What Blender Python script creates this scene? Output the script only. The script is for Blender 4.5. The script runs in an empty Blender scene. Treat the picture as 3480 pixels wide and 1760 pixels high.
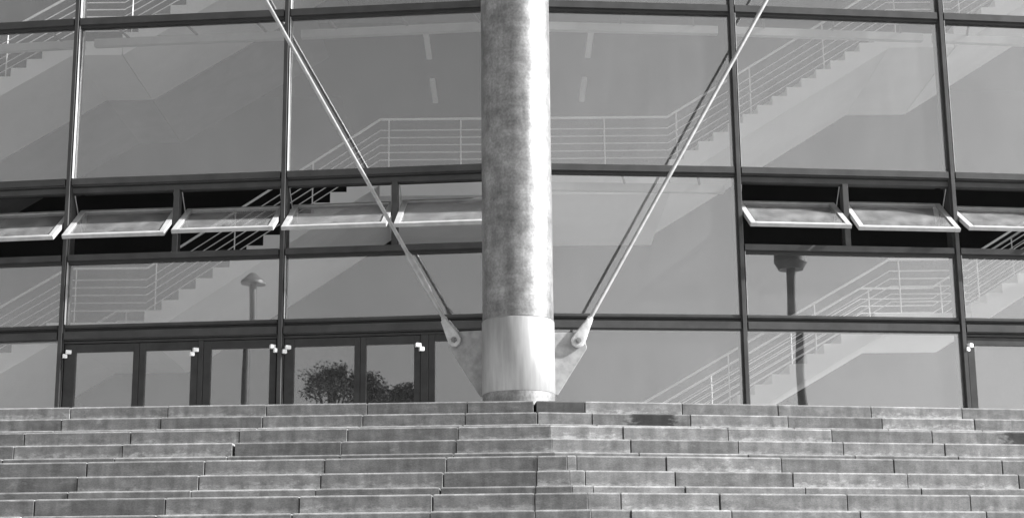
import bpy, bmesh, math, random
from mathutils import Vector, Matrix
R = math.radians
random.seed(7)
scene = bpy.context.scene
C = scene.collection

# ------------------------------------------------------------------ camera
cam_d = bpy.data.cameras.new('camera')
cam = bpy.data.objects.new('camera', cam_d)
C.objects.link(cam)
right = Vector((0.99995266, -0.00129097, -0.00964473))
fwd = Vector((0.00343019, 0.97430065, 0.22522539))
up = Vector((0.00910611, -0.22524781, 0.97425895))
m = Matrix.Identity(4)
for r_ in range(3):
    m[r_][0], m[r_][1], m[r_][2] = right[r_], up[r_], -fwd[r_]
m[0][3], m[1][3], m[2][3] = 0, 0, 1.6
cam.matrix_world = m
cam_d.sensor_width = 36
cam_d.lens = 36 * 5519.36 / 3480
cam_d.clip_start = 0.1
cam_d.clip_end = 6000
scene.camera = cam

# ------------------------------------------------------------------ light
SUN_EL, SUN_B = 31.0, 7.5          # elevation; degrees towards the viewer from due right
s_dir = Vector((math.cos(R(SUN_B)) * math.cos(R(SUN_EL)), -math.sin(R(SUN_B)) * math.cos(R(SUN_EL)), math.sin(R(SUN_EL))))
world = bpy.data.worlds.new('World')
scene.world = world
world.use_nodes = True
wn = world.node_tree
wn.nodes.clear()
sky = wn.nodes.new('ShaderNodeTexSky')
sky.sky_type = 'NISHITA'
sky.sun_disc = False
sky.sun_elevation = R(SUN_EL)
sky.sun_rotation = R(90 + SUN_B)
sky.air_density = 1.0
sky.dust_density = 3.5
bw = wn.nodes.new('ShaderNodeRGBToBW')      # the photograph is black and white
bg = wn.nodes.new('ShaderNodeBackground')
bg.inputs[1].default_value = 0.088
wo = wn.nodes.new('ShaderNodeOutputWorld')
wn.links.new(sky.outputs[0], bw.inputs[0])
wtc = wn.nodes.new('ShaderNodeTexCoord')
wnz = wn.nodes.new('ShaderNodeTexNoise')
wnz.inputs['Scale'].default_value = 3.2
wnz.inputs['Detail'].default_value = 5
wmr = wn.nodes.new('ShaderNodeMapRange')
wmr.inputs['From Min'].default_value = 0.3
wmr.inputs['From Max'].default_value = 0.7
wmr.inputs['To Min'].default_value = 0.80
wmr.inputs['To Max'].default_value = 1.20
wmm = wn.nodes.new('ShaderNodeMath')
wmm.operation = 'MULTIPLY'
wn.links.new(wtc.outputs['Generated'], wnz.inputs['Vector'])
wn.links.new(wnz.outputs[0], wmr.inputs[0])
wn.links.new(bw.outputs[0], wmm.inputs[0])
wn.links.new(wmr.outputs[0], wmm.inputs[1])
wn.links.new(wmm.outputs[0], bg.inputs[0])
wn.links.new(bg.outputs[0], wo.inputs[0])

sun_d = bpy.data.lights.new('sun', 'SUN')
sun_d.energy = 5.0
sun_d.angle = R(0.53)
sun_d.color = (1, 1, 1)
sun = bpy.data.objects.new('sun', sun_d)
C.objects.link(sun)
sun.location = (40, -10, 40)
sun.rotation_euler = s_dir.to_track_quat('Z', 'Y').to_euler()

vs = scene.view_settings
vs.view_transform = 'Standard'
vs.look = 'None'
vs.exposure = 1.25
vs.gamma = 1
vs.use_curve_mapping = False
scene.render.engine = 'CYCLES'
scene.cycles.use_denoising = True
scene.cycles.max_bounces = 10
scene.cycles.transparent_max_bounces = 24
scene.cycles.diffuse_bounces = 4
scene.cycles.glossy_bounces = 5
scene.cycles.caustics_reflective = False
scene.cycles.caustics_refractive = False

# ------------------------------------------------------------------ materials
def grey(v):
    return (v, v, v, 1)

def mat(name, base, rough=0.6, metal=0.0, lo=None, hi=None, scale=4.0, detail=6.0, stretch=(1, 1, 1), bump=0.0, bscale=60.0,
        coords='Object', rnd=0.0, spec=0.5, extra=None):
    M = bpy.data.materials.new(name)
    M.use_nodes = True
    nt = M.node_tree
    N, L = nt.nodes, nt.links
    b = N['Principled BSDF']
    b.inputs['Roughness'].default_value = rough
    b.inputs['Metallic'].default_value = metal
    b.inputs['Specular IOR Level'].default_value = spec
    b.inputs['Base Color'].default_value = grey(base)
    tc = N.new('ShaderNodeTexCoord')
    mp = N.new('ShaderNodeMapping')
    mp.inputs['Scale'].default_value = stretch
    L.new(tc.outputs[coords], mp.inputs[0])
    oi = N.new('ShaderNodeObjectInfo')
    if coords == 'Object':
        mul = N.new('ShaderNodeVectorMath')
        mul.operation = 'ADD'
        sc = N.new('ShaderNodeMath')
        sc.operation = 'MULTIPLY'
        sc.inputs[1].default_value = 37.0
        L.new(oi.outputs['Random'], sc.inputs[0])
        cx = N.new('ShaderNodeCombineXYZ')
        L.new(sc.outputs[0], cx.inputs[0])
        L.new(sc.outputs[0], cx.inputs[1])
        L.new(mp.outputs[0], mul.inputs[0])
        L.new(cx.outputs[0], mul.inputs[1])
        vec = mul.outputs[0]
    else:
        vec = mp.outputs[0]
    out = None
    if lo is not None:
        nz = N.new('ShaderNodeTexNoise')
        nz.inputs['Scale'].default_value = scale
        nz.inputs['Detail'].default_value = detail
        nz.inputs['Roughness'].default_value = 0.6
        L.new(vec, nz.inputs['Vector'])
        rp = N.new('ShaderNodeMapRange')
        rp.inputs['From Min'].default_value = 0.3
        rp.inputs['From Max'].default_value = 0.7
        rp.inputs['To Min'].default_value = lo
        rp.inputs['To Max'].default_value = hi
        L.new(nz.outputs[0], rp.inputs[0])
        out = rp.outputs[0]
        if rnd:
            rr = N.new('ShaderNodeMapRange')
            rr.inputs['To Min'].default_value = 1 - rnd
            rr.inputs['To Max'].default_value = 1 + rnd
            L.new(oi.outputs['Random'], rr.inputs[0])
            mm = N.new('ShaderNodeMath')
            mm.operation = 'MULTIPLY'
            L.new(out, mm.inputs[0])
            L.new(rr.outputs[0], mm.inputs[1])
            out = mm.outputs[0]
        if extra:
            out = extra(N, L, tc, vec, out)
        L.new(out, b.inputs['Base Color'])
    if bump:
        n2 = N.new('ShaderNodeTexNoise')
        n2.inputs['Scale'].default_value = bscale
        n2.inputs['Detail'].default_value = 4
        L.new(vec, n2.inputs['Vector'])
        bp = N.new('ShaderNodeBump')
        bp.inputs['Strength'].default_value = bump
        bp.inputs['Distance'].default_value = 0.01
        L.new(n2.outputs[0], bp.inputs['Height'])
        L.new(bp.outputs[0], b.inputs['Normal'])
    return M

def glass_mat(name, f0, tint, wave=0.02, dust=0.0):
    M = bpy.data.materials.new(name)
    M.use_nodes = True
    N, L = M.node_tree.nodes, M.node_tree.links
    N.clear()
    o = N.new('ShaderNodeOutputMaterial')
    mx = N.new('ShaderNodeMixShader')
    tr = N.new('ShaderNodeBsdfTransparent')
    tr.inputs[0].default_value = grey(tint)
    gl = N.new('ShaderNodeBsdfGlossy')
    gl.inputs['Color'].default_value = grey(1.0)
    gl.inputs['Roughness'].default_value = 0.0
    # coated pane: reflectance f0 face on, rising towards grazing, alike from both sides
    ge = N.new('ShaderNodeNewGeometry')
    dt = N.new('ShaderNodeVectorMath')
    dt.operation = 'DOT_PRODUCT'
    L.new(ge.outputs['Incoming'], dt.inputs[0])
    L.new(ge.outputs['Normal'], dt.inputs[1])
    def op(kind, x, y=None):
        q = N.new('ShaderNodeMath')
        q.operation = kind
        for ix, v in ((0, x), (1, y)):
            if v is None:
                continue
            if isinstance(v, (int, float)):
                q.inputs[ix].default_value = v
            else:
                L.new(v, q.inputs[ix])
        return q.outputs[0]
    ab = op('ABSOLUTE', dt.outputs['Value'])
    fac = op('ADD', op('MULTIPLY', op('POWER', op('SUBTRACT', 1.0, ab), 5.0), 1 - f0), f0)
    tc = N.new('ShaderNodeTexCoord')
    nz = N.new('ShaderNodeTexNoise')
    nz.inputs['Scale'].default_value = 0.9
    nz.inputs['Detail'].default_value = 1.0
    bp = N.new('ShaderNodeBump')
    bp.inputs['Strength'].default_value = wave
    bp.inputs['Distance'].default_value = 0.05
    L.new(tc.outputs['Object'], nz.inputs['Vector'])
    L.new(nz.outputs[0], bp.inputs['Height'])
    L.new(bp.outputs[0], gl.inputs['Normal'])
    L.new(fac, mx.inputs[0])
    L.new(tr.outputs[0], mx.inputs[1])
    L.new(gl.outputs[0], mx.inputs[2])
    if dust:
        df = N.new('ShaderNodeBsdfDiffuse')
        df.inputs[0].default_value = grey(0.75)
        m2 = N.new('ShaderNodeMixShader')
        dn = N.new('ShaderNodeTexNoise')
        dn.inputs['Scale'].default_value = 2.2
        dn.inputs['Detail'].default_value = 7
        dm = N.new('ShaderNodeMapping')
        dm.inputs['Scale'].default_value = (1.6, 1.6, 0.45)
        dr = N.new('ShaderNodeMapRange')
        dr.inputs['From Min'].default_value = 0.3
        dr.inputs['From Max'].default_value = 0.75
        dr.inputs['To Min'].default_value = dust * 0.5
        dr.inputs['To Max'].default_value = dust * 1.6
        L.new(tc.outputs['Object'], dm.inputs[0])
        L.new(dm.outputs[0], dn.inputs['Vector'])
        L.new(dn.outputs[0], dr.inputs[0])
        L.new(dr.outputs[0], m2.inputs[0])
        L.new(mx.outputs[0], m2.inputs[1])
        L.new(df.outputs[0], m2.inputs[2])
        L.new(m2.outputs[0], o.inputs[0])
    else:
        L.new(mx.outputs[0], o.inputs[0])
    return M

def streaks(N, L, tc, vec, out):
    # dark run-off streaks and pale lime bloom with shapes of their own
    mp = N.new('ShaderNodeMapping')
    mp.inputs['Scale'].default_value = (9, 9, 0.9)
    L.new(vec, mp.inputs[0])
    nz = N.new('ShaderNodeTexNoise')
    nz.inputs['Scale'].default_value = 1.2
    nz.inputs['Detail'].default_value = 5
    L.new(mp.outputs[0], nz.inputs['Vector'])
    rp = N.new('ShaderNodeMapRange')
    rp.inputs['From Min'].default_value = 0.35
    rp.inputs['From Max'].default_value = 0.7
    rp.inputs['To Min'].default_value = 0.78
    rp.inputs['To Max'].default_value = 1.18
    L.new(nz.outputs[0], rp.inputs[0])
    a = N.new('ShaderNodeMath')
    a.operation = 'MULTIPLY'
    L.new(out, a.inputs[0])
    L.new(rp.outputs[0], a.inputs[1])
    g = N.new('ShaderNodeTexNoise')
    g.inputs['Scale'].default_value = 55
    g.inputs['Detail'].default_value = 8
    g.inputs['Roughness'].default_value = 0.75
    L.new(vec, g.inputs['Vector'])
    r2 = N.new('ShaderNodeMapRange')
    r2.inputs['From Min'].default_value = 0.3
    r2.inputs['From Max'].default_value = 0.7
    r2.inputs['To Min'].default_value = 0.66
    r2.inputs['To Max'].default_value = 1.34
    L.new(g.outputs[0], r2.inputs[0])
    c = N.new('ShaderNodeMath')
    c.operation = 'MULTIPLY'
    L.new(a.outputs[0], c.inputs[0])
    L.new(r2.outputs[0], c.inputs[1])
    # blotches of lime bloom
    w = N.new('ShaderNodeTexNoise')
    w.inputs['Scale'].default_value = 7
    w.inputs['Detail'].default_value = 9
    w.inputs['Roughness'].default_value = 0.7
    L.new(vec, w.inputs['Vector'])
    wr = N.new('ShaderNodeMapRange')
    wr.inputs['From Min'].default_value = 0.56
    wr.inputs['From Max'].default_value = 0.72
    wr.inputs['To Min'].default_value = 1.0
    wr.inputs['To Max'].default_value = 1.45
    L.new(w.outputs[0], wr.inputs[0])
    c2 = N.new('ShaderNodeMath')
    c2.operation = 'MULTIPLY'
    L.new(c.outputs[0], c2.inputs[0])
    L.new(wr.outputs[0], c2.inputs[1])
    # ragged paler tone rising from the bottoms of some slabs
    so = N.new('ShaderNodeSeparateXYZ')
    L.new(tc.outputs['Object'], so.inputs[0])
    ob = N.new('ShaderNodeObjectInfo')
    en = N.new('ShaderNodeTexNoise')
    en.inputs['Scale'].default_value = 9
    en.inputs['Detail'].default_value = 8
    en.inputs['Roughness'].default_value = 0.7
    L.new(vec, en.inputs['Vector'])
    def math2(kind, x, y):
        q = N.new('ShaderNodeMath')
        q.operation = kind
        for ix, v in ((0, x), (1, y)):
            if isinstance(v, (int, float)):
                q.inputs[ix].default_value = v
            else:
                L.new(v, q.inputs[ix])
        return q.outputs[0]
    reach = math2('MULTIPLY', math2('SUBTRACT', en.outputs[0], 0.28), math2('MULTIPLY', ob.outputs['Random'], 0.30))
    ef = N.new('ShaderNodeMapRange')
    ef.inputs['From Min'].default_value = -0.012
    ef.inputs['From Max'].default_value = 0.035
    ef.inputs['To Min'].default_value = 1.0
    ef.inputs['To Max'].default_value = 1.6
    L.new(math2('SUBTRACT', reach, so.outputs[2]), ef.inputs[0])
    c2m = math2('MULTIPLY', c2.outputs[0], ef.outputs[0])
    # arrises and treads paler: wear, plus their sunlit edge put into the colour
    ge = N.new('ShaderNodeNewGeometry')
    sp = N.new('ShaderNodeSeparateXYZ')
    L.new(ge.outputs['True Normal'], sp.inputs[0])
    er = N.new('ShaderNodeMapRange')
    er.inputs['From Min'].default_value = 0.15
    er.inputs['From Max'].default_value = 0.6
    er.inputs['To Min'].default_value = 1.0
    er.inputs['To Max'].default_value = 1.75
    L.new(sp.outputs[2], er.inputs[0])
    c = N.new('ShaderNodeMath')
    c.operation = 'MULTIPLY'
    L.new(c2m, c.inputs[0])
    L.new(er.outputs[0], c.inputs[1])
    return c.outputs[0]

def rings(N, L, tc, vec, out):
    # zinc spangle plus faint marks running round the tube
    for stretch, scale, lo_, hi_ in (((0.5, 0.5, 6.0), 2.0, 0.90, 1.09), ((6, 6, 0.5), 1.5, 0.85, 1.12), ((1, 1, 1), 30.0, 0.80, 1.20)):
        mp = N.new('ShaderNodeMapping')
        mp.inputs['Scale'].default_value = stretch
        L.new(vec, mp.inputs[0])
        nz = N.new('ShaderNodeTexNoise')
        nz.inputs['Scale'].default_value = scale
        nz.inputs['Detail'].default_value = 6
        L.new(mp.outputs[0], nz.inputs['Vector'])
        rp = N.new('ShaderNodeMapRange')
        rp.inputs['From Min'].default_value = 0.32
        rp.inputs['From Max'].default_value = 0.68
        rp.inputs['To Min'].default_value = lo_
        rp.inputs['To Max'].default_value = hi_
        L.new(nz.outputs[0], rp.inputs[0])
        a = N.new('ShaderNodeMath')
        a.operation = 'MULTIPLY'
        L.new(out, a.inputs[0])
        L.new(rp.outputs[0], a.inputs[1])
        out = a.outputs[0]
    return out

def dark_patch(x0, x1, low=0.22):
    def f(N, L, tc, vec, out):
        out = streaks(N, L, tc, vec, out)
        sp = N.new('ShaderNodeSeparateXYZ')
        L.new(tc.outputs['Object'], sp.inputs[0])
        dn = N.new('ShaderNodeTexNoise')
        dn.inputs['Scale'].default_value = 11
        dn.inputs['Detail'].default_value = 6
        L.new(vec, dn.inputs['Vector'])
        da = N.new('ShaderNodeMath')
        da.operation = 'MULTIPLY_ADD'
        da.inputs[1].default_value = 0.5
        L.new(dn.outputs[0], da.inputs[0])
        db = N.new('ShaderNodeMath')
        db.operation = 'SUBTRACT'
        db.inputs[1].default_value = 0.25
        L.new(sp.outputs[0], da.inputs[2])
        L.new(da.outputs[0], db.inputs[0])
        fac = None
        for e0, e1 in ((x0 - 0.10, x0 + 0.10), (x1 + 0.08, x1 - 0.08)):
            r = N.new('ShaderNodeMapRange')
            r.interpolation_type = 'SMOOTHSTEP'
            r.inputs['From Min'].default_value = e0
            r.inputs['From Max'].default_value = e1
            L.new(db.outputs[0], r.inputs[0])
            if fac is None:
                fac = r.outputs[0]
            else:
                mm = N.new('ShaderNodeMath')
                mm.operation = 'MULTIPLY'
                L.new(fac, mm.inputs[0])
                L.new(r.outputs[0], mm.inputs[1])
                fac = mm.outputs[0]
        k = N.new('ShaderNodeMapRange')
        k.inputs['To Min'].default_value = 1.0
        k.inputs['To Max'].default_value = low
        L.new(fac, k.inputs[0])
        z = N.new('ShaderNodeMath')
        z.operation = 'MULTIPLY'
        L.new(out, z.inputs[0])
        L.new(k.outputs[0], z.inputs[1])
        return z.outputs[0]
    return f

STONE = dict(rough=0.85, lo=0.118, hi=0.198, scale=4.5, detail=12, stretch=(1, 1, 2.2), bump=0.28, bscale=120, rnd=0.20, spec=0.25)
MT = {
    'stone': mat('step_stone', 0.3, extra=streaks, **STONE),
    'paving': mat('paving', 0.35, 0.85, lo=0.30, hi=0.42, scale=0.8, coords='Object', bump=0.2),
    'galv': mat('galvanised_steel', 0.4, 0.42, 0.45, lo=0.13, hi=0.32, scale=3.6, detail=12, stretch=(1, 1, 0.9), bump=0.06, bscale=60, extra=rings),
    'sleeve': mat('painted_steel', 0.5, 0.40, 0.4, lo=0.31, hi=0.43, scale=5, detail=5, stretch=(3, 3, 0.3)),
    'plate': mat('zinc_plate', 0.5, 0.55, 0.0, lo=0.20, hi=0.37, scale=6, detail=9),
    'rod': mat('rod_steel', 0.4, 0.32, 0.35, lo=0.30, hi=0.44, scale=8, detail=3),
    'socket': mat('cast_steel', 0.5, 0.6, 0.2, lo=0.36, hi=0.58, scale=12, detail=6, bump=0.3, bscale=90),
    'pin': mat('pin_steel', 0.2, 0.5, 0.3, lo=0.14, hi=0.24, scale=15),
    'frame': mat('dark_aluminium', 0.11, 0.45, 0.0, lo=0.048, hi=0.072, scale=3, detail=5, stretch=(1, 1, 1), spec=0.2),
    'sash': mat('sash_aluminium', 0.42, 0.45, 0.0, lo=0.34, hi=0.47, scale=6, detail=5, spec=0.4),
    'door': mat('door_aluminium', 0.12, 0.5, 0.0, lo=0.038, hi=0.058, scale=4, detail=5, spec=0.2),
    'black_strip': mat('flat_black', 0.02, 0.7),
    'hinge': mat('white_hinge', 0.85, 0.4, lo=0.8, hi=0.9, scale=20),
    'white': mat('white_plaster', 0.8, 0.8, lo=0.76, hi=0.84, scale=1.2, detail=4),
    'rail': mat('railing_steel', 0.7, 0.35, 0.1, lo=0.65, hi=0.75, scale=10),
    'inner': mat('inner_steel', 0.4, 0.5, lo=0.36, hi=0.46, scale=3),
    'grey': mat('grey_render', 0.2, 0.8, lo=0.17, hi=0.23, scale=1.5),
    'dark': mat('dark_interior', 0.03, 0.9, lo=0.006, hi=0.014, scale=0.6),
    'floor': mat('interior_floor', 0.12, 0.5, lo=0.38, hi=0.46, scale=1.5),
    'pole': mat('pole_paint', 0.05, 0.5, lo=0.04, hi=0.06, scale=3),
    'bark': mat('bark', 0.08, 0.9, lo=0.05, hi=0.11, scale=6, stretch=(1, 1, 0.2), bump=0.5),
    'leaf': mat('leaf', 0.06, 0.5, lo=0.03, hi=0.10, scale=2.0),
    'glass': glass_mat('facade_glass', 0.245, 0.99, 0.022, 0.022),
    'glass_s': glass_mat('sash_glass', 0.14, 0.85, 0.01, 0.14),
}
lamp = bpy.data.materials.new('lamp_tube')
lamp.use_nodes = True
lb = lamp.node_tree.nodes['Principled BSDF']
lb.inputs['Base Color'].default_value = grey(0.5)
lb.inputs['Emission Color'].default_value = grey(1)
lb.inputs['Emission Strength'].default_value = 0.025
MT['lamp'] = lamp

# ------------------------------------------------------------------ helpers
def link(o, parent=None):
    C.objects.link(o)
    if parent is not None:
        o.parent = parent
    return o

def tag(o, label=None, cat=None, group=None, kind=None):
    for k, v in (('label', label), ('category', cat), ('group', group), ('kind', kind)):
        if v:
            o[k] = v
    return o

def empty(name, loc=(0, 0, 0)):
    o = bpy.data.objects.new(name, None)
    o.location = loc
    o.empty_display_size = 0.2
    return link(o)

def from_bm(name, bm, material, parent=None, smooth=False, origin=None):
    """links the bmesh (world coordinates) as one object, its origin at `origin`"""
    me = bpy.data.meshes.new(name)
    bmesh.ops.recalc_face_normals(bm, faces=bm.faces)
    if origin is not None:
        bmesh.ops.translate(bm, verts=bm.verts, vec=-Vector(origin))
    bm.to_mesh(me)
    bm.free()
    me.materials.append(material)
    if smooth:
        for p in me.polygons:
            p.use_smooth = True
    o = bpy.data.objects.new(name, me)
    link(o, parent)
    po = Vector((0, 0, 0))
    q = parent
    while q is not None:
        po += q.location
        q = q.parent
    o.location = (Vector(origin) if origin is not None else Vector((0, 0, 0))) - po
    return o

def hexa(bm, pts):
    """pts: 4 bottom then 4 top, same winding"""
    v = [bm.verts.new(p) for p in pts]
    for f in ((3, 2, 1, 0), (4, 5, 6, 7), (0, 1, 5, 4), (1, 2, 6, 5), (2, 3, 7, 6), (3, 0, 4, 7)):
        bm.faces.new([v[i] for i in f])
    return v

def bevel(bm, w, seg=1):
    bmesh.ops.bevel(bm, geom=list(bm.edges) + list(bm.verts), offset=w, segments=seg, profile=0.5, affect='EDGES', clamp_overlap=True)

def tube(bm, a, b, r0, r1=None, n=12, cap=True):
    a, b = Vector(a), Vector(b)
    r1 = r0 if r1 is None else r1
    d = (b - a).normalized()
    x = d.orthogonal().normalized()
    y = d.cross(x)
    A, B = [], []
    for i in range(n):
        t = 2 * math.pi * i / n
        o = x * math.cos(t) + y * math.sin(t)
        A.append(bm.verts.new(a + o * r0))
        B.append(bm.verts.new(b + o * r1))
    for i in range(n):
        j = (i + 1) % n
        bm.faces.new((A[i], A[j], B[j], B[i]))
    if cap:
        bm.faces.new(A[::-1])
        bm.faces.new(B)

def shade(o, ang=40):
    for p in o.data.polygons:
        p.use_smooth = True
    try:
        o.data.set_sharp_from_angle(angle=R(ang))
    except Exception:
        pass
    return o

# ------------------------------------------------------------------ ground
bm = bmesh.new()
hexa(bm, [(-2500, -2500, -1.04), (2500, -2500, -1.04), (2500, 2500, -1.04), (-2500, 2500, -1.04),
          (-2500, -2500, -0.036), (2500, -2500, -0.036), (2500, 2500, -0.036), (-2500, 2500, -0.036)])
tag(from_bm('ground', bm, MT['paving']), kind='structure', label='wide paved square in front of the steps')

# ------------------------------------------------------------------ stone steps (a hip: two wings meeting at a corner)
AL, AR, TR, WD, RI, ZS = 0.03605, 0.18742, 0.21378, 1.19377, 0.17, 4.384
C0 = Vector((0.34717, 19.71363))
dL = Vector((-math.cos(AL), math.sin(AL)))
nL = Vector((-math.sin(AL), -math.cos(AL)))
dR = Vector((math.cos(AR), math.sin(AR)))
nR = Vector((math.sin(AR), -math.cos(AR)))
det = nL.x * nR.y - nL.y * nR.x
HIP = Vector(((nR.y - nL.y) / det, (nL.x - nR.x) / det))      # corner shift for an offset of 1

def row_offset(i):
    g, k = divmod(i, 3)
    return g * (2 * TR + WD) + k * TR

JL = {0: [.03, .84, 2.07, 3.31, 4.53, 5.74], 1: [.01, .88, 2.12, 3.34, 4.58, 5.80], 2: [.92, 2.16, 3.39, 4.62, 5.85],
      3: [1.03, 2.27, 3.49, 4.72, 5.93], 4: [1.06, 2.33, 3.53, 4.77, 5.99], 5: [1.10, 2.34, 3.58, 4.82, 6.06],
      6: [.30, 1.22, 2.46, 3.69, 4.90], 7: [.33, 1.26, 2.49, 3.72, 4.95], 8: [.36, 1.30, 2.53, 3.77, 5.0],
      9: [.48, 1.41, 2.63, 3.86, 5.07], 10: [.50, 1.44, 2.68, 3.91, 5.14]}
JR = {0: [.61, 1.85, 3.10, 4.34, 5.58], 1: [.67, 1.91, 3.17, 4.41, 5.66], 2: [.70, 1.99, 3.19, 4.42, 5.68],
      3: [.84, 2.07, 3.32, 4.56], 4: [.89, 2.14, 3.39, 4.63], 5: [.95, 2.20, 3.46, 4.71],
      6: [.10, 1.04, 2.28, 3.52, 4.75], 7: [.16, 1.09, 2.34, 3.59, 4.84], 8: [.21, 1.15, 2.41, 3.66],
      9: [.31, 1.25, 2.49, 3.73], 10: [.37, 1.31, 2.55, 3.80]}
WIDE = {('L', 6, 0): 0.0038, ('L', 7, 0): 0.0071, ('L', 8, 0): 0.0050, ('L', 9, 0): 0.0059, ('L', 10, 0): 0.0055, ('L', 4, 2): 0.030,
        ('L', 7, 1): 0.012, ('L', 9, 1): 0.013, ('L', 9, 3): 0.009, ('L', 3, 0): 0.0084, ('L', 6, 3): 0.011, ('L', 8, 1): 0.017, ('R', 4, 3): 0.011, ('R', 0, 0): 0.012}
steps = tag(empty('steps', (C0.x, C0.y, ZS)), kind='structure', label='broad flight of grey stone steps with a corner below the column')
DARK_PATCH = {('R', 0, 0): (-0.9, 0.9, 0.42), ('R', 1, 1): (-0.15, 0.42), ('R', 3, 4): (0.28, 0.95)}  # slabs that carry a ragged darker patch across their length
patch_mats = {}
S_END = 12.5
NROW = 26
for i in range(NROW):
    o_ = row_offset(i)
    z1 = ZS - RI * i
    z0 = z1 - RI + 0.0025
    deep = (row_offset(i) - row_offset(i - 1) if i > 0 else 0.45) + 0.02
    cf = C0 + HIP * o_
    cb = C0 + HIP * (o_ - deep)
    for side, d, n, J in (('L', dL, nL, JL), ('R', dR, nR, JR)):
        if i in J:
            js = list(J[i])
            while js[-1] < S_END - 1.3:
                js.append(js[-1] + 1.238 + random.uniform(-.012, .012))
        elif i < 14:
            js = [0.5 + 0.06 * (i - 11) + 1.24 * k for k in range(10)]
        else:
            js = []
        edges = [0.0] + js + [S_END]
        for k in range(len(edges) - 1):
            s0, s1 = edges[k], edges[k + 1]
            if s1 - s0 < 0.05:
                continue
            g0 = WIDE.get((side, i, k - 1), random.uniform(.006, .013)) / 2 if k else 0.0015
            g1 = WIDE.get((side, i, k), random.uniform(.006, .013)) / 2
            a, b = s0 + g0, s1 - g1
            jit = random.uniform(-.004, .004)
            jz = random.uniform(-.0018, .0008)
            f0 = cf + d * a + n * jit
            f1 = cf + d * b + n * jit
            b1 = cf + d * b - n * deep
            b0 = (cb + d * a) if k == 0 else (cf + d * a - n * deep)
            if side == 'R':
                ring = [f0, f1, b1, b0]
            else:
                ring = [f1, f0, b0, b1]
            bm = bmesh.new()
            hexa(bm, [(p.x, p.y, z0 + jz) for p in ring] + [(p.x, p.y, z1 + jz) for p in ring])
            fr = [e for e in bm.edges if all(v.co.z > z1 + jz - .001 for v in e.verts)]
            bmesh.ops.bevel(bm, geom=fr, offset=0.016, segments=2, profile=0.5, affect='EDGES', clamp_overlap=True)
            ve = [e for e in bm.edges if abs((e.verts[0].co - e.verts[1].co).normalized().z) > .9]
            bmesh.ops.bevel(bm, geom=ve, offset=0.004, segments=1, profile=0.5, affect='EDGES', clamp_overlap=True)
            mid = (f0 + f1) / 2
            ang = math.atan2(dR.y, dR.x) if side == 'R' else math.atan2(-dL.y, -dL.x)
            key = (side, i, k)
            mt = MT['stone']
            if key in DARK_PATCH:
                if key not in patch_mats:
                    patch_mats[key] = mat('dark_patch_stone', 0.3, extra=dark_patch(*DARK_PATCH[key]), **STONE)
                mt = patch_mats[key]
            sl = from_bm('step_slab', bm, mt, steps, origin=(mid.x, mid.y, z0))
            if key in DARK_PATCH:
                sl['label'] = 'slab with a dark patch'

# plaza behind the top step
bm = bmesh.new()
cb = C0 + HIP * (-0.475)
pl = cb + dL * S_END
pr = cb + dR * S_END
zp = ZS - 0.006
outl = [(pl.x, pl.y), (cb.x, cb.y), (pr.x, pr.y), (24, 24), (24, 44), (-24, 44), (-24, 24)]
lo = [bm.verts.new((x, y, zp - 0.3)) for x, y in outl]
hi = [bm.verts.new((x, y, zp)) for x, y in outl]
bm.faces.new(hi)
bm.faces.new(lo[::-1])
for i in range(len(outl)):
    j = (i + 1) % len(outl)
    bm.faces.new((lo[i], lo[j], hi[j], hi[i]))
tag(from_bm('plaza', bm, MT['paving']), kind='structure', label='paved terrace between the steps and the glass front')

# ------------------------------------------------------------------ glass building
V = {0: Vector((0.0292, 26.0)), -1: Vector((-3.7248, 26.3831)), -2: Vector((-7.431, 26.7296)),
     1: Vector((3.9025, 26.3595)), 2: Vector((7.622, 26.8041))}
hl, hr = 0.12675, 0.12989
V[-3] = V[-2] + 3.72 * Vector((-math.cos(hl), math.sin(hl)))
V[3] = V[2] + 3.72 * Vector((math.cos(hr), math.sin(hr)))
V[-4] = V[-3] + 3.72 * Vector((-math.cos(hl + .05), math.sin(hl + .05)))
V[4] = V[3] + 3.72 * Vector((math.cos(hr + .05), math.sin(hr + .05)))
ZF, ZTOP, ZPAR = ZS + 0.004, 14.9, 20.0
T1, T2, T3, T4 = (11.985, 12.13), (9.10, 9.235), (7.775, 7.90), (6.44, 6.585)
bld = tag(empty('glass_building', (0.0292, 26.0, ZS)), 'dark framed glass building with tilted vent windows and doors behind the column', 'building')

class Facet:
    def __init__(s, k):
        s.a, b = V[k], V[k + 1]
        s.len = (b - s.a).length
        s.d = (b - s.a) / s.len
        s.n = Vector((s.d.y, -s.d.x))
    def p(s, u, w, z):
        q = s.a + s.d * u + s.n * w
        return (q.x, q.y, z)
    def box(s, bm, u0, u1, w0, w1, z0, z1):
        hexa(bm, [s.p(u0, w1, z0), s.p(u1, w1, z0), s.p(u1, w0, z0), s.p(u0, w0, z0),
                  s.p(u0, w1, z1), s.p(u1, w1, z1), s.p(u1, w0, z1), s.p(u0, w0, z1)])
    def part(s, name, boxes, material, parent=bld, bev=0.0, origin=None):
        bm = bmesh.new()
        for b in boxes:
            s.box(bm, *b)
        if bev:
            bevel(bm, bev)
        b = boxes[0]
        return from_bm(name, bm, material, parent, origin=origin or s.p((b[0] + b[1]) / 2, (b[2] + b[3]) / 2, b[4]))

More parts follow.
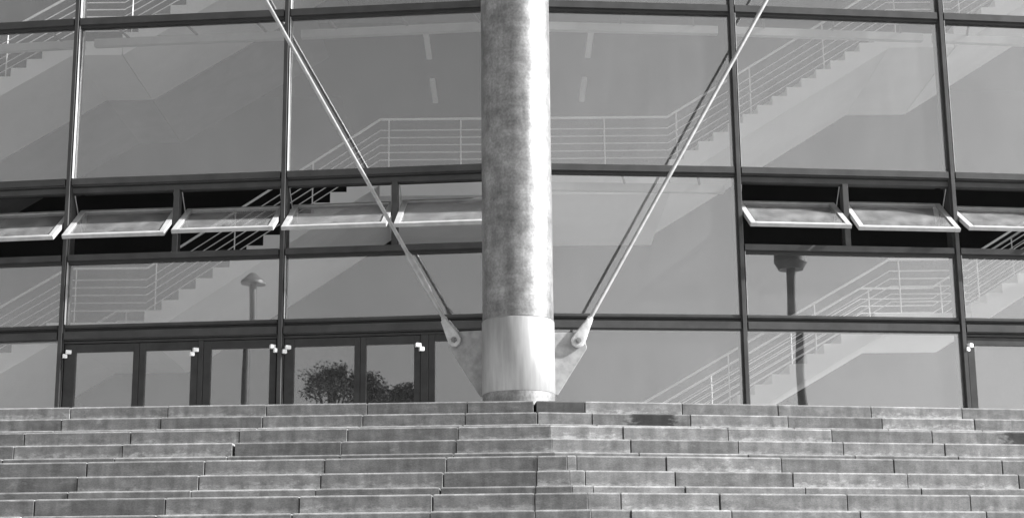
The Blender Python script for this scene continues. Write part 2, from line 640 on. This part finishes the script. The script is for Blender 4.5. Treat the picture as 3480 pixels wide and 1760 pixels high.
MW = 0.054    # half width of a mullion
for k in range(-4, 5):
    fa = Facet(max(k - 1, -4)) if k > -4 else Facet(-4)
    fb = Facet(min(k, 3))
    n = (fa.n + fb.n).normalized()
    d = Vector((-n.y, n.x))
    bm = bmesh.new()
    def mb(u0, u1, w0, w1, z0, z1):
        pts = []
        for z in (z0, z1):
            for u, w in ((u0, w1), (u1, w1), (u1, w0), (u0, w0)):
                q = V[k] + d * u + n * w
                pts.append((q.x, q.y, z))
        hexa(bm, pts)
    mb(-MW, MW, -.20, .045, ZF, ZTOP)
    mb(-MW * .62, MW * .62, .045, .105, ZF, ZTOP)
    bevel(bm, .004)
    from_bm('mullion', bm, MT['frame'], bld, origin=(V[k].x, V[k].y, ZF))
    # pale strip: sunlight on the right flank put into colour, broken at transoms
    for z0, z1 in ((6.71, T3[0] - .004), (T2[1] + .004, T1[0] - .004), (T1[1] + .004, ZTOP - .104)):
        bm = bmesh.new()
        mb(MW + .001, MW + .009, .012, .092, z0, z1)
        q = V[k] + d * MW
        from_bm('lit_strip', bm, MT['sash'], bld, origin=(q.x, q.y, z0))

def transom(f, z0, z1, name='transom', u0=None, u1=None, out=.095):
    u0 = MW + .003 if u0 is None else u0
    u1 = f.len - MW - .003 if u1 is None else u1
    return f.part(name, [(u0, u1, -.16, .05, z0, z1), (u0, u1, .05, out, z0 + .018, z1 - .004)], MT['frame'], bev=.004)

def pane(f, u0, u1, z0, z1, parent=bld, w=0.0):
    """each pane sits a few millimetres out of true"""
    j = [random.uniform(-.006, .006) for _ in range(3)]
    j.append(j[0] - j[1] + j[2])
    bm = bmesh.new()
    c = ((u0, z0, j[0]), (u1, z0, j[1]), (u1, z1, j[2]), (u0, z1, j[3]))
    hexa(bm, [f.p(u, w + .006 + q, z) for u, z, q in c] + [f.p(u, w - .006 + q, z) for u, z, q in c])
    return from_bm('pane', bm, MT['glass'], parent, origin=f.p((u0 + u1) / 2, w, z0))

ALPHA = R(54)
def sash(f, u0, u1, z0, z1):
    zc, H = (z0 + z1) / 2, (z1 - z0) - .02
    u0, u1 = u0 + .012, u1 - .012
    al = ALPHA + R(random.uniform(-2.5, 2.5))
    ca, sa = math.cos(al), math.sin(al)
    def P(u, v, t):
        return f.p(u, .02 - v * sa + t * ca, zc + v * ca + t * sa)
    def bx(bm, a, b, v0, v1, t0, t1):
        hexa(bm, [P(a, v0, t0), P(b, v0, t0), P(b, v0, t1), P(a, v0, t1), P(a, v1, t0), P(b, v1, t0), P(b, v1, t1), P(a, v1, t1)])
    bm = bmesh.new()
    fw = .095
    h = H / 2
    bx(bm, u0, u0 + fw, -h, h, -.035, .035)
    bx(bm, u1 - fw, u1, -h, h, -.035, .035)
    bx(bm, u0 + fw, u1 - fw, -h, -h + fw * .75, -.034, .034)
    bx(bm, u0 + fw, u1 - fw, h - fw * .75, h, -.034, .034)
    bevel(bm, .004)
    s = from_bm('window_sash', bm, MT['sash'], bld, origin=P((u0 + u1) / 2, 0, 0))
    bm = bmesh.new()
    bx(bm, u0 + fw, u1 - fw, -h + fw * .75, h - fw * .75, .004, .016)
    from_bm('pane', bm, MT['glass_s'], s, origin=P((u0 + u1) / 2, 0, 0))
    # stay arms from sash to frame, seen dark against the opening
    for u, sg in ((u0 + .03, 1), (u1 - .03, -1)):
        bm = bmesh.new()
        a = Vector(P(u, h * .55, -.03))
        b = Vector(f.p(u - sg * .02, -.04, z1 - .02))
        tube(bm, a, b, .009, n=6)
        from_bm('stay_arm', bm, MT['sash'], s, origin=tuple(a))
    return s

def leaf(f, u0, u1, g0, g1, hinge_u=None):
    """door leaf with glass between g0 and g1"""
    zb, zt, zg = ZF + .012, 6.375, 6.24
    d = f.part('door', [(u0, g0, -.045, .035, zb, zt), (g1, u1, -.045, .035, zb, zt),
                        (g0, g1, -.044, .034, zg, zt), (g0, g1, -.044, .034, zb, zb + .22)], MT['door'], bev=.004)
    f.part('pane', [(g0, g1, -.008, .004, zb + .22, zg)], MT['glass'], d)
    return d

def hinge(f, d, u, z, sg):
    """pivot hinge: two little white blocks, turned on their pins"""
    for du, w0, z0, hw, hh in ((0, .075, z + .004, .045, .064), (-sg * .058, .08, z - .064, .036, .066)):
        c = Vector(f.p(u + du, w0, z0))
        bm = bmesh.new()
        ang = math.atan2(f.d.y, f.d.x) + R(32)
        ex, ey = Vector((math.cos(ang), math.sin(ang), 0)), Vector((-math.sin(ang), math.cos(ang), 0))
        hexa(bm, [c + ex * x * hw + ey * y * .034 + Vector((0, 0, q * hh)) for q in (0, 1) for x, y in ((-1, -1), (1, -1), (1, 1), (-1, 1))])
        bevel(bm, .004)
        from_bm('hinge', bm, MT['hinge'], d, origin=tuple(c))

for k in range(-4, 4):
    f = Facet(k)
    L_ = f.len
    e0, e1 = MW + .002, L_ - MW - .002
    transom(f, *T1)
    transom(f, *T2)
    # main rail over the doors: a slim top bar, a groove and a deep band
    transom(f, 6.635, 6.705, out=.07)
    f.part('groove', [(e0, e1, -.10, .02, 6.588, 6.632)], MT['black_strip'])
    transom(f, *T4)
    transom(f, ZTOP - .1, ZTOP)
    for zg in (T1[0], T2[0]) if k == 0 else (T1[0], T2[0], T3[0]):
        if zg == T2[0] and k != 0:
            continue
        f.part('black_strip', [(e0 + .012, e1, .012, .062, zg - .034, zg - .002)], MT['black_strip'])  # black strip: the transom's shaded underside put in as colour
    pane(f, e0, e1, T1[1], ZTOP - .1)
    pane(f, e0, e1, T2[1], T1[0])
    # inner tie rail with slanted brackets behind the two upper transoms
    for zt in (T1[0], T2[0]) if k != 0 or True else (T1[0],):
        if zt == T2[0] and k != 0:
            continue
        rl = f.part('tie_rail', [(e0 + .05, e1 - .05, -.62, -.50, zt - .16, zt - .02)], MT['inner'])
        for q in range(3):
            u = L_ * (q + .5) / 3
            bm = bmesh.new()
            tube(bm, f.p(u, -.16, zt + .05), f.p(u + .12, -.55, zt - .03), .022, n=6)
            from_bm('bracket', bm, MT['frame'], rl, origin=f.p(u, -.16, zt + .05))
    if k == 0:                       # tall undivided pane right of the column
        pane(f, e0, e1, 6.705, T2[0])
    else:
        transom(f, *T3)
        pane(f, e0, e1, 6.705, T3[0])
        zt = 8.985
        f.part('shade_ledge', [(e0, e1, -.60, -.165, T2[0] + .01, T2[0] + .05)], MT['black_strip'])  # added shelf that shades the inner half of the tilted sashes
        f.part('window_head', [(e0, e1, -.10, .03, zt, T2[0] - .03)], MT['frame'], bev=.003)
        f.part('groove', [(e0, e1, -.08, .01, T2[0] - .028, T2[0] - .002)], MT['black_strip'])
        pu = {-2: 1.876, -1: 1.882, 1: 1.855}.get(k, L_ / 2)
        f.part('window_post', [(pu - .048, pu + .048, -.12, .05, T3[1] + .002, zt - .002)], MT['frame'], bev=.004)
        sash(f, e0, pu - .05, T3[1] + .004, zt - .004)
        sash(f, pu + .05, e1, T3[1] + .004, zt - .004)
    # ground floor
    if k in (-2, -1, 2, 3):
        f.part('door_head', [(e0, e1, -.08, .045, 6.385, 6.425)], MT['door'], bev=.003)
        f.part('groove', [(e0, e1, -.07, .01, 6.427, 6.438)], MT['black_strip'])
    if k == -2:
        a = leaf(f, .07, 1.343, .259, 1.242)
        hinge(f, a, .15, 6.205, 1)
        b = leaf(f, 1.349, 2.34, 1.447, 2.219)
        hinge(f, b, 2.31, 6.19, 1)
        f.part('door_post', [(2.345, 2.43, -.08, .045, ZF, 6.383)], MT['door'], bev=.004)
        c = leaf(f, 2.436, L_ - .068, 2.556, 3.544)
        hinge(f, c, 3.60, 6.21, -1)
    elif k == -1:
        a = leaf(f, .068, 1.33, .23, 1.234)
        hinge(f, a, .135, 6.19, 1)
        b = leaf(f, 1.336, 2.325, 1.429, 2.221)
        hinge(f, b, 2.295, 6.17, -1)
        f.part('door_post', [(2.33, 2.455, -.08, .045, ZF, 6.383)], MT['door'], bev=.004)
        f.part('door_post', [(2.458, 2.56, -.07, .035, ZF, 6.383)], MT['door'], bev=.004)
        f.part('window_frame', [(2.562, e1, -.06, .03, 6.27, 6.383)], MT['door'], bev=.004)
        pane(f, 2.562, e1, ZF, 6.27)
    elif k in (2, 3):
        a = leaf(f, .068, 1.28, .19, 1.17)
        hinge(f, a, .10, 6.195, 1)
        leaf(f, 1.286, 2.5, 1.39, 2.39)
        f.part('door_post', [(2.505, 2.6, -.08, .045, ZF, 6.383)], MT['door'], bev=.004)
        pane(f, 2.6, e1, ZF, 6.383)
    else:
        pane(f, e0, e1, ZF, T4[0])
    # blind band above the glazing up to the roof edge
    f.part('fascia', [(.004, L_ - .004, -.3, .12, ZTOP + .004, ZPAR)], MT['frame'])

# shell behind the glass
def struct_box(name, x0, x1, y0, y1, z0, z1, material, label):
    bm = bmesh.new()
    hexa(bm, [(x0, y0, z0), (x1, y0, z0), (x1, y1, z0), (x0, y1, z0), (x0, y0, z1), (x1, y0, z1), (x1, y1, z1), (x0, y1, z1)])
    return tag(from_bm(name, bm, material, origin=((x0 + x1) / 2, (y0 + y1) / 2, z0)), kind='structure', label=label)
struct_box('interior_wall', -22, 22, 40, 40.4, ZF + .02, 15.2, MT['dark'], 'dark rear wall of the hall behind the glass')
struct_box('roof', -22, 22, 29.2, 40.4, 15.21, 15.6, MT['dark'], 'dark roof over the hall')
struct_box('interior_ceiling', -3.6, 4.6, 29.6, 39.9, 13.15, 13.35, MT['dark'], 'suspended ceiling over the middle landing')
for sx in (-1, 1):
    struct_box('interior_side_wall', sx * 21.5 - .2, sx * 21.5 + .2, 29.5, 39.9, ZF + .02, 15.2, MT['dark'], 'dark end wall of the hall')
bm = bmesh.new()
pts = [(V[k].x, V[k].y + .25) for k in range(-4, 5)] + [(21, 39.95), (-21, 39.95)]
bm.faces.new([bm.verts.new((x, y, ZF + .012)) for x, y in pts])
tag(from_bm('interior_floor', bm, MT['floor']), kind='structure', label='hall floor behind the glass')

# ------------------------------------------------------------------ stairs inside the hall
def flight(st, x0, z0, x1, z1, y0, y1, n, th=.27, name='flight', solid=False, material=None):
    """sawtooth flight rising to the right: n risers"""
    rz, rx = (z1 - z0) / n, (x1 - x0) / n
    prof = [(x0, z0)]
    for i in range(n):
        prof.append((x0 + i * rx, z0 + (i + 1) * rz))
        prof.append((x0 + (i + 1) * rx, z0 + (i + 1) * rz))
    prof = prof[:-1] + [(x1, z1)]
    if solid:                      # a plain inclined slab, its treads are out of sight
        prof = [(x0, z0), (x1, z1)]
    prof += [(x1, z1 - th), (x0 + .02, z0 - th)]
    bm = bmesh.new()
    A = [bm.verts.new((x, y0, z)) for x, z in prof]
    B = [bm.verts.new((x, y1, z)) for x, z in prof]
    bm.faces.new(A)
    bm.faces.new(B[::-1])
    for i in range(len(prof)):
        j = (i + 1) % len(prof)
        bm.faces.new((A[i], B[i], B[j], A[j]))
    return from_bm(name, bm, material or MT['white'], st, origin=(x0, y0, z0))

def landing(st, x0, x1, z, y0, y1, th=.27, material=None):
    bm = bmesh.new()
    hexa(bm, [(x0, y0, z - th), (x1, y0, z - th), (x1, y1, z - th), (x0, y1, z - th), (x0, y0, z), (x1, y0, z), (x1, y1, z), (x0, y1, z)])
    return from_bm('landing', bm, material or MT['white'], st, origin=(x0, y0, z))

def railing(st, pts, y, extra=0.0):
    """pts: (x, z) line of the walking surface"""
    levels = (.99, .78, .64, .50, .36, .22)
    grp = None
    for q, h in enumerate(levels):
        bm = bmesh.new()
        for (x0, z0), (x1, z1) in zip(pts, pts[1:]):
            tube(bm, (x0, y, z0 + h), (x1, y, z1 + h), .022 if q == 0 else .0095, n=6)
        o = from_bm('handrail' if q == 0 else 'rail', bm, MT['rail'], st, origin=(pts[0][0], y, pts[0][1] + h))
    for (x0, z0), (x1, z1) in zip(pts, pts[1:]):
        ln = abs(x1 - x0)
        c = max(1, round(ln / 1.35))
        for j in range(c):
            t = (j + .12) / c
            x, z = x0 + (x1 - x0) * t, z0 + (z1 - z0) * t
            bm = bmesh.new()
            tube(bm, (x, y, z - .02), (x, y, z + .985), .013, n=6)
            from_bm('post', bm, MT['rail'], st, origin=(x, y, z))

Y0 = 28.3
def staircase(label, segs, y0, y1, rails=True):
    st = tag(empty('staircase', (segs[0][1], y0, segs[0][2])), label, 'staircase')
    line = []
    for s in segs:
        if s[0] == 'f':
            _, x0, z0, x1, z1, n = s
            flight(st, x0, z0, x1 - .002, z1, y0, y1, n, solid=not rails, material=MT['white'] if rails else MT['grey'])
        else:
            _, x0, z0, x1, z1, n = s
            landing(st, x0, x1 - .002, z0, y0 + .004, y1 - .004, th=.47 if x1 - x0 > 3 else .27, material=MT['white'] if rails else MT['grey'])
        if not line:
            line.append((x0, z0))
        line.append((x1, z1))
    if rails:
        railing(st, line, y0 + .06)
        railing(st, line, y1 - .06)
    return st

staircase('white staircase climbing across the whole hall behind the column', [
    ('f', -12.3, 4.42, -7.86, 7.06, 15), ('l', -7.86, 7.06, -6.43, 7.06, 0), ('f', -6.43, 7.06, -2.28, 9.80, 14),
    ('l', -2.28, 9.80, 2.96, 9.80, 0), ('f', 2.96, 9.80, 7.10, 12.34, 15), ('l', 7.10, 12.34, 8.30, 12.34, 0),
    ('f', 8.30, 12.34, 12.1, 14.7, 14)], Y0, Y0 + 4.0)
staircase('white staircase high up behind the upper left panes', [
    ('f', -12.15, 9.82, -7.95, 12.33, 15), ('l', -7.95, 12.33, -7.05, 12.33, 0), ('f', -7.05, 12.33, -3.3, 14.6, 13)], Y0, Y0 + 2.6)
staircase('grey staircase farther back behind the upper left panes', [
    ('f', -12.15, 9.82, -7.95, 12.33, 15), ('l', -7.95, 12.33, -7.05, 12.33, 0), ('f', -7.05, 12.33, -3.3, 14.6, 13)], 30.95, 33.8, rails=False)
staircase('low white staircase behind the lower right panes', [
    ('f', 2.15, 4.42, 6.85, 7.09, 15), ('l', 6.85, 7.09, 8.25, 7.09, 0), ('f', 8.25, 7.09, 12.6, 9.75, 15)], Y0, Y0 + 2.6)

names = {-1: 'left', 1: 'right'}
for sx in (-1, 1):
    for q, y in enumerate((30.0, 32.8)):
        bm = bmesh.new()
        x = 0.08 + sx * 1.62
        hexa(bm, [(x - .055, y, 13.06), (x + .055, y, 13.06), (x + .055, y + 1.45, 13.06), (x - .055, y + 1.45, 13.06),
                  (x - .055, y, 13.145), (x + .055, y, 13.145), (x + .055, y + 1.45, 13.145), (x - .055, y + 1.45, 13.145)])
        bevel(bm, .01)
        tag(from_bm('ceiling_light', bm, MT['lamp'], origin=(x, y, 13.06)),
            'strip light on the ceiling %s of the column, %s one' % (names[sx], ('nearer and upper', 'farther and lower')[q]), 'ceiling light',
            'strip lights under the ceiling')

# ------------------------------------------------------------------ column with gussets and stay rods
CX, CY = 0.162, 23.4
col = tag(empty('steel_column', (CX, CY, ZS)), 'thick round galvanised steel column standing at the head of the steps', 'column')
def lathe(bm, prof, n=96):
    rings = []
    for r, z in prof:
        rings.append([bm.verts.new((CX + r * math.cos(2 * math.pi * i / n), CY + r * math.sin(2 * math.pi * i / n), z)) for i in range(n)])
    for a, b in zip(rings, rings[1:]):
        for i in range(n):
            j = (i + 1) % n
            bm.faces.new((a[i], a[j], b[j], b[i]))
    bm.faces.new(rings[0][::-1])
    bm.faces.new(rings[-1])
bm = bmesh.new()
lathe(bm, [(.5215, 6.066), (.5215, 22)])
shade(from_bm('shaft', bm, MT['galv'], col, origin=(CX, CY, 6.26)))
bm = bmesh.new()
lathe(bm, [(.514, 6.054), (.514, 6.065)])
shade(from_bm('seam', bm, MT['inner'], col, origin=(CX, CY, 6.249)))
bm = bmesh.new()
lathe(bm, [(.525, 4.982), (.532, 4.990), (.532, 6.044), (.525, 6.053)])
shade(from_bm('sleeve', bm, MT['sleeve'], col, origin=(CX, CY, 5.128)), 60)
bm = bmesh.new()
lathe(bm, [(.62, ZS), (.62, ZS + .05), (.526, ZS + .052), (.526, 4.981)])
shade(from_bm('base', bm, MT['galv'], col, origin=(CX, CY, ZS)))

SIDES = {}
for side, g, gus, eye, end in (('L', 20.0, [(.47, 5.975), (.935, 5.984), (1.045, 5.89), (1.076, 5.735), (.59, 4.99), (.47, 4.99)], (.972, 5.849), (4.315, 11.725)),
                               ('R', 6.0, [(.47, 5.905), (.894, 5.912), (.978, 5.83), (1.009, 5.675), (.570, 4.985), (.47, 4.985)], (.872, 5.776), (3.966, 11.222))):
    s = -1 if side == 'L' else 1
    d = Vector((s * math.cos(R(g)), math.sin(R(g)), 0))
    n = Vector((s * math.sin(R(g)), -math.cos(R(g)), 0))
    P = lambda a, z, w=0.0, d=d, n=n: Vector((CX, CY, z)) + d * a + n * w
    bm = bmesh.new()
    A = [bm.verts.new(P(a, z, .03)) for a, z in gus]
    B = [bm.verts.new(P(a, z, -.03)) for a, z in gus]
    bm.faces.new(A)
    bm.faces.new(B[::-1])
    for i in range(len(gus)):
        j = (i + 1) % len(gus)
        bm.faces.new((A[i], B[i], B[j], A[j]))
    bmesh.ops.recalc_face_normals(bm, faces=bm.faces)
    bevel(bm, .006)
    from_bm('gusset', bm, MT['plate'], col, origin=tuple(P(.55, 4.99)))
    # stay rod with fork socket, pin and coupler
    e = P(*eye)
    t = (P(*end) - e).normalized()
    top = e + t * 15.5
    rod = tag(empty('stay_rod', tuple(e)),
              ('slender steel stay rod with a coupler sleeve, rising leftwards from the column' if side == 'L' else
               'slender sunlit steel stay rod rising rightwards from the column'), 'stay rod', 'stay rods fixed to the column')
    bm = bmesh.new()
    tube(bm, e + t * .34, top, .031, n=20)
    shade(from_bm('rod', bm, MT['rod'], rod, origin=tuple(e + t * .34)))
    bm = bmesh.new()
    tube(bm, e + t * .36, e + t * .42, .048, .042, n=20)
    shade(from_bm('collar', bm, MT['socket'], rod, origin=tuple(e + t * .36)))
    # socket: two cheeks of an outline from the round eye to the neck
    q = t.cross(n).normalized()
    outl = []
    for i in range(13):
        a = math.pi * (1 + i / 12.0)
        outl.append(q * (.102 * math.cos(a)) + t * (.102 * math.sin(a)))
    outl += [q * .096 + t * .08, q * .056 + t * .30, q * .047 + t * .37, q * -.047 + t * .37, q * -.056 + t * .30, q * -.096 + t * .08]
    for w0, w1 in ((.036, .098), (-.098, -.036)):
        bm = bmesh.new()
        A = [bm.verts.new(e + o + n * w0) for o in outl]
        B = [bm.verts.new(e + o + n * w1) for o in outl]
        bm.faces.new(A)
        bm.faces.new(B[::-1])
        for i in range(len(outl)):
            j = (i + 1) % len(outl)
            bm.faces.new((A[i], B[i], B[j], A[j]))
        bmesh.ops.recalc_face_normals(bm, faces=bm.faces)
        ed = [x for x in bm.edges if len(x.link_faces) == 2 and x.calc_face_angle(0) > 1.0]
        bmesh.ops.bevel(bm, geom=ed, offset=.022, segments=3, profile=.5, affect='EDGES', clamp_overlap=True)
        shade(from_bm('fork_cheek', bm, MT['socket'], rod, origin=tuple(e + n * w0)), 35)
    bm = bmesh.new()
    tube(bm, e - n * .125, e + n * .125, .045, n=6)
    tube(bm, e + n * .126, e + n * .14, .022, n=10)
    from_bm('pin', bm, MT['pin'], rod, origin=tuple(e))
    if side == 'L':
        bm = bmesh.new()
        a = e + t * .86
        b = e + t * 1.62
        tube(bm, a, a + t * .08, .036, .054, n=20, cap=False)
        tube(bm, a + t * .08, b - t * .08, .054, n=20, cap=False)
        tube(bm, b - t * .08, b, .054, .036, n=20, cap=False)
        bmesh.ops.remove_doubles(bm, verts=bm.verts, dist=.0005)
        shade(from_bm('coupler', bm, MT['rod'], rod, origin=tuple(a)))

# ------------------------------------------------------------------ across the square, seen mirrored in the glass
def lamp_post(x, y, h, w, label, hat):
    t = tag(empty('lamp_post', (x, y, -.036)), label, 'lamp post', 'tall lamp posts on the square')
    bm = bmesh.new()
    tube(bm, (x, y, -.036), (x, y, .5), w * 1.5, w * 1.4, n=20)
    tube(bm, (x, y, .5), (x, y, h), w * 1.1, w * .85, n=20)
    shade(from_bm('pole', bm, MT['pole'], t, origin=(x, y, -.036)))
    bm = bmesh.new()
    for r0, z0, r1, z1 in hat:
        tube(bm, (x, y, h + z0), (x, y, h + z1), r0, r1, n=24)
    shade(from_bm('lamp_head', bm, MT['pole'], t, origin=(x, y, h)))
lamp_post(21.15, -10.25, 15.75, .22, 'tall dark lamp post with a flared head mirrored in the right panes', [(.50, 0, .66, .30), (.68, .30, .68, .70)])
lamp_post(-18.0, -11.3, 16.05, .165, 'tall dark lamp post with a hat shaped head mirrored in the left panes', [(.50, 0, .48, .12), (.48, .12, .12, .42)])

def tree(x, y, h, cr, label, seed):
    rnd = random.Random(seed)
    t = tag(empty('tree', (x, y, -.036)), label, 'tree', 'trees beyond the square')
    bm = bmesh.new()
    th = h - cr * 2.6
    tube(bm, (x, y, -.1), (x, y, th), .30, .17, n=10)
    tips = []
    for i in range(16):
        a = rnd.uniform(0, 6.28)
        el = rnd.uniform(.05, 1.45)
        b0 = Vector((x, y, th * rnd.uniform(.8, 1.0)))
        rr = cr * rnd.uniform(.55, 1.0)
        b1 = Vector((x, y, h - cr * 1.55)) + Vector((math.cos(a) * math.cos(el) * rr, math.sin(a) * math.cos(el) * rr, math.sin(el) * rr * 1.3))
        tube(bm, b0, b1, .10, .03, n=6)
        tips.append(b1)
        for j in range(3):
            b2 = b1 + Vector((rnd.uniform(-1, 1), rnd.uniform(-1, 1), rnd.uniform(-.9, .6))) * cr * .38
            tube(bm, b1, b2, .03, .012, n=5)
            tips.append(b2)
    from_bm('trunk', bm, MT['bark'], t, origin=(x, y, -.036))
    bm = bmesh.new()
    for c in tips:
        rr = cr * rnd.uniform(.26, .55)
        for j in range(62):
            v = Vector((rnd.gauss(0, 1), rnd.gauss(0, 1), rnd.gauss(0, .8)))
            p = c + v.normalized() * rr * rnd.random() ** .5
            a = Vector((rnd.uniform(-1, 1), rnd.uniform(-1, 1), rnd.uniform(-1, 1))).normalized()
            b = a.orthogonal().normalized()
            q = rnd.uniform(.05, .12)
            bm.faces.new([bm.verts.new(p + a * q), bm.verts.new(p + b * q * .5), bm.verts.new(p - a * q), bm.verts.new(p - b * q * .5)])
    from_bm('crown', bm, MT['leaf'], t, origin=(x, y, h))
tree(-24.1, -39.2, 17.6, 1.45, 'tall leafy tree left of the three mirrored in the door glass', 1)
tree(-21.9, -39.8, 16.8, 1.5, 'middle leafy tree of the three mirrored in the door glass', 2)
tree(-19.9, -40.3, 16.2, 1.1, 'shortest leafy tree of the three mirrored in the door glass', 3)
tree(-23.1, -41.5, 16.3, 1.9, 'lower bushy tree filling the gap behind the tall and middle trees', 4)
tree(-20.9, -42.0, 15.9, 1.7, 'lower bushy tree behind the middle and shortest trees', 5)
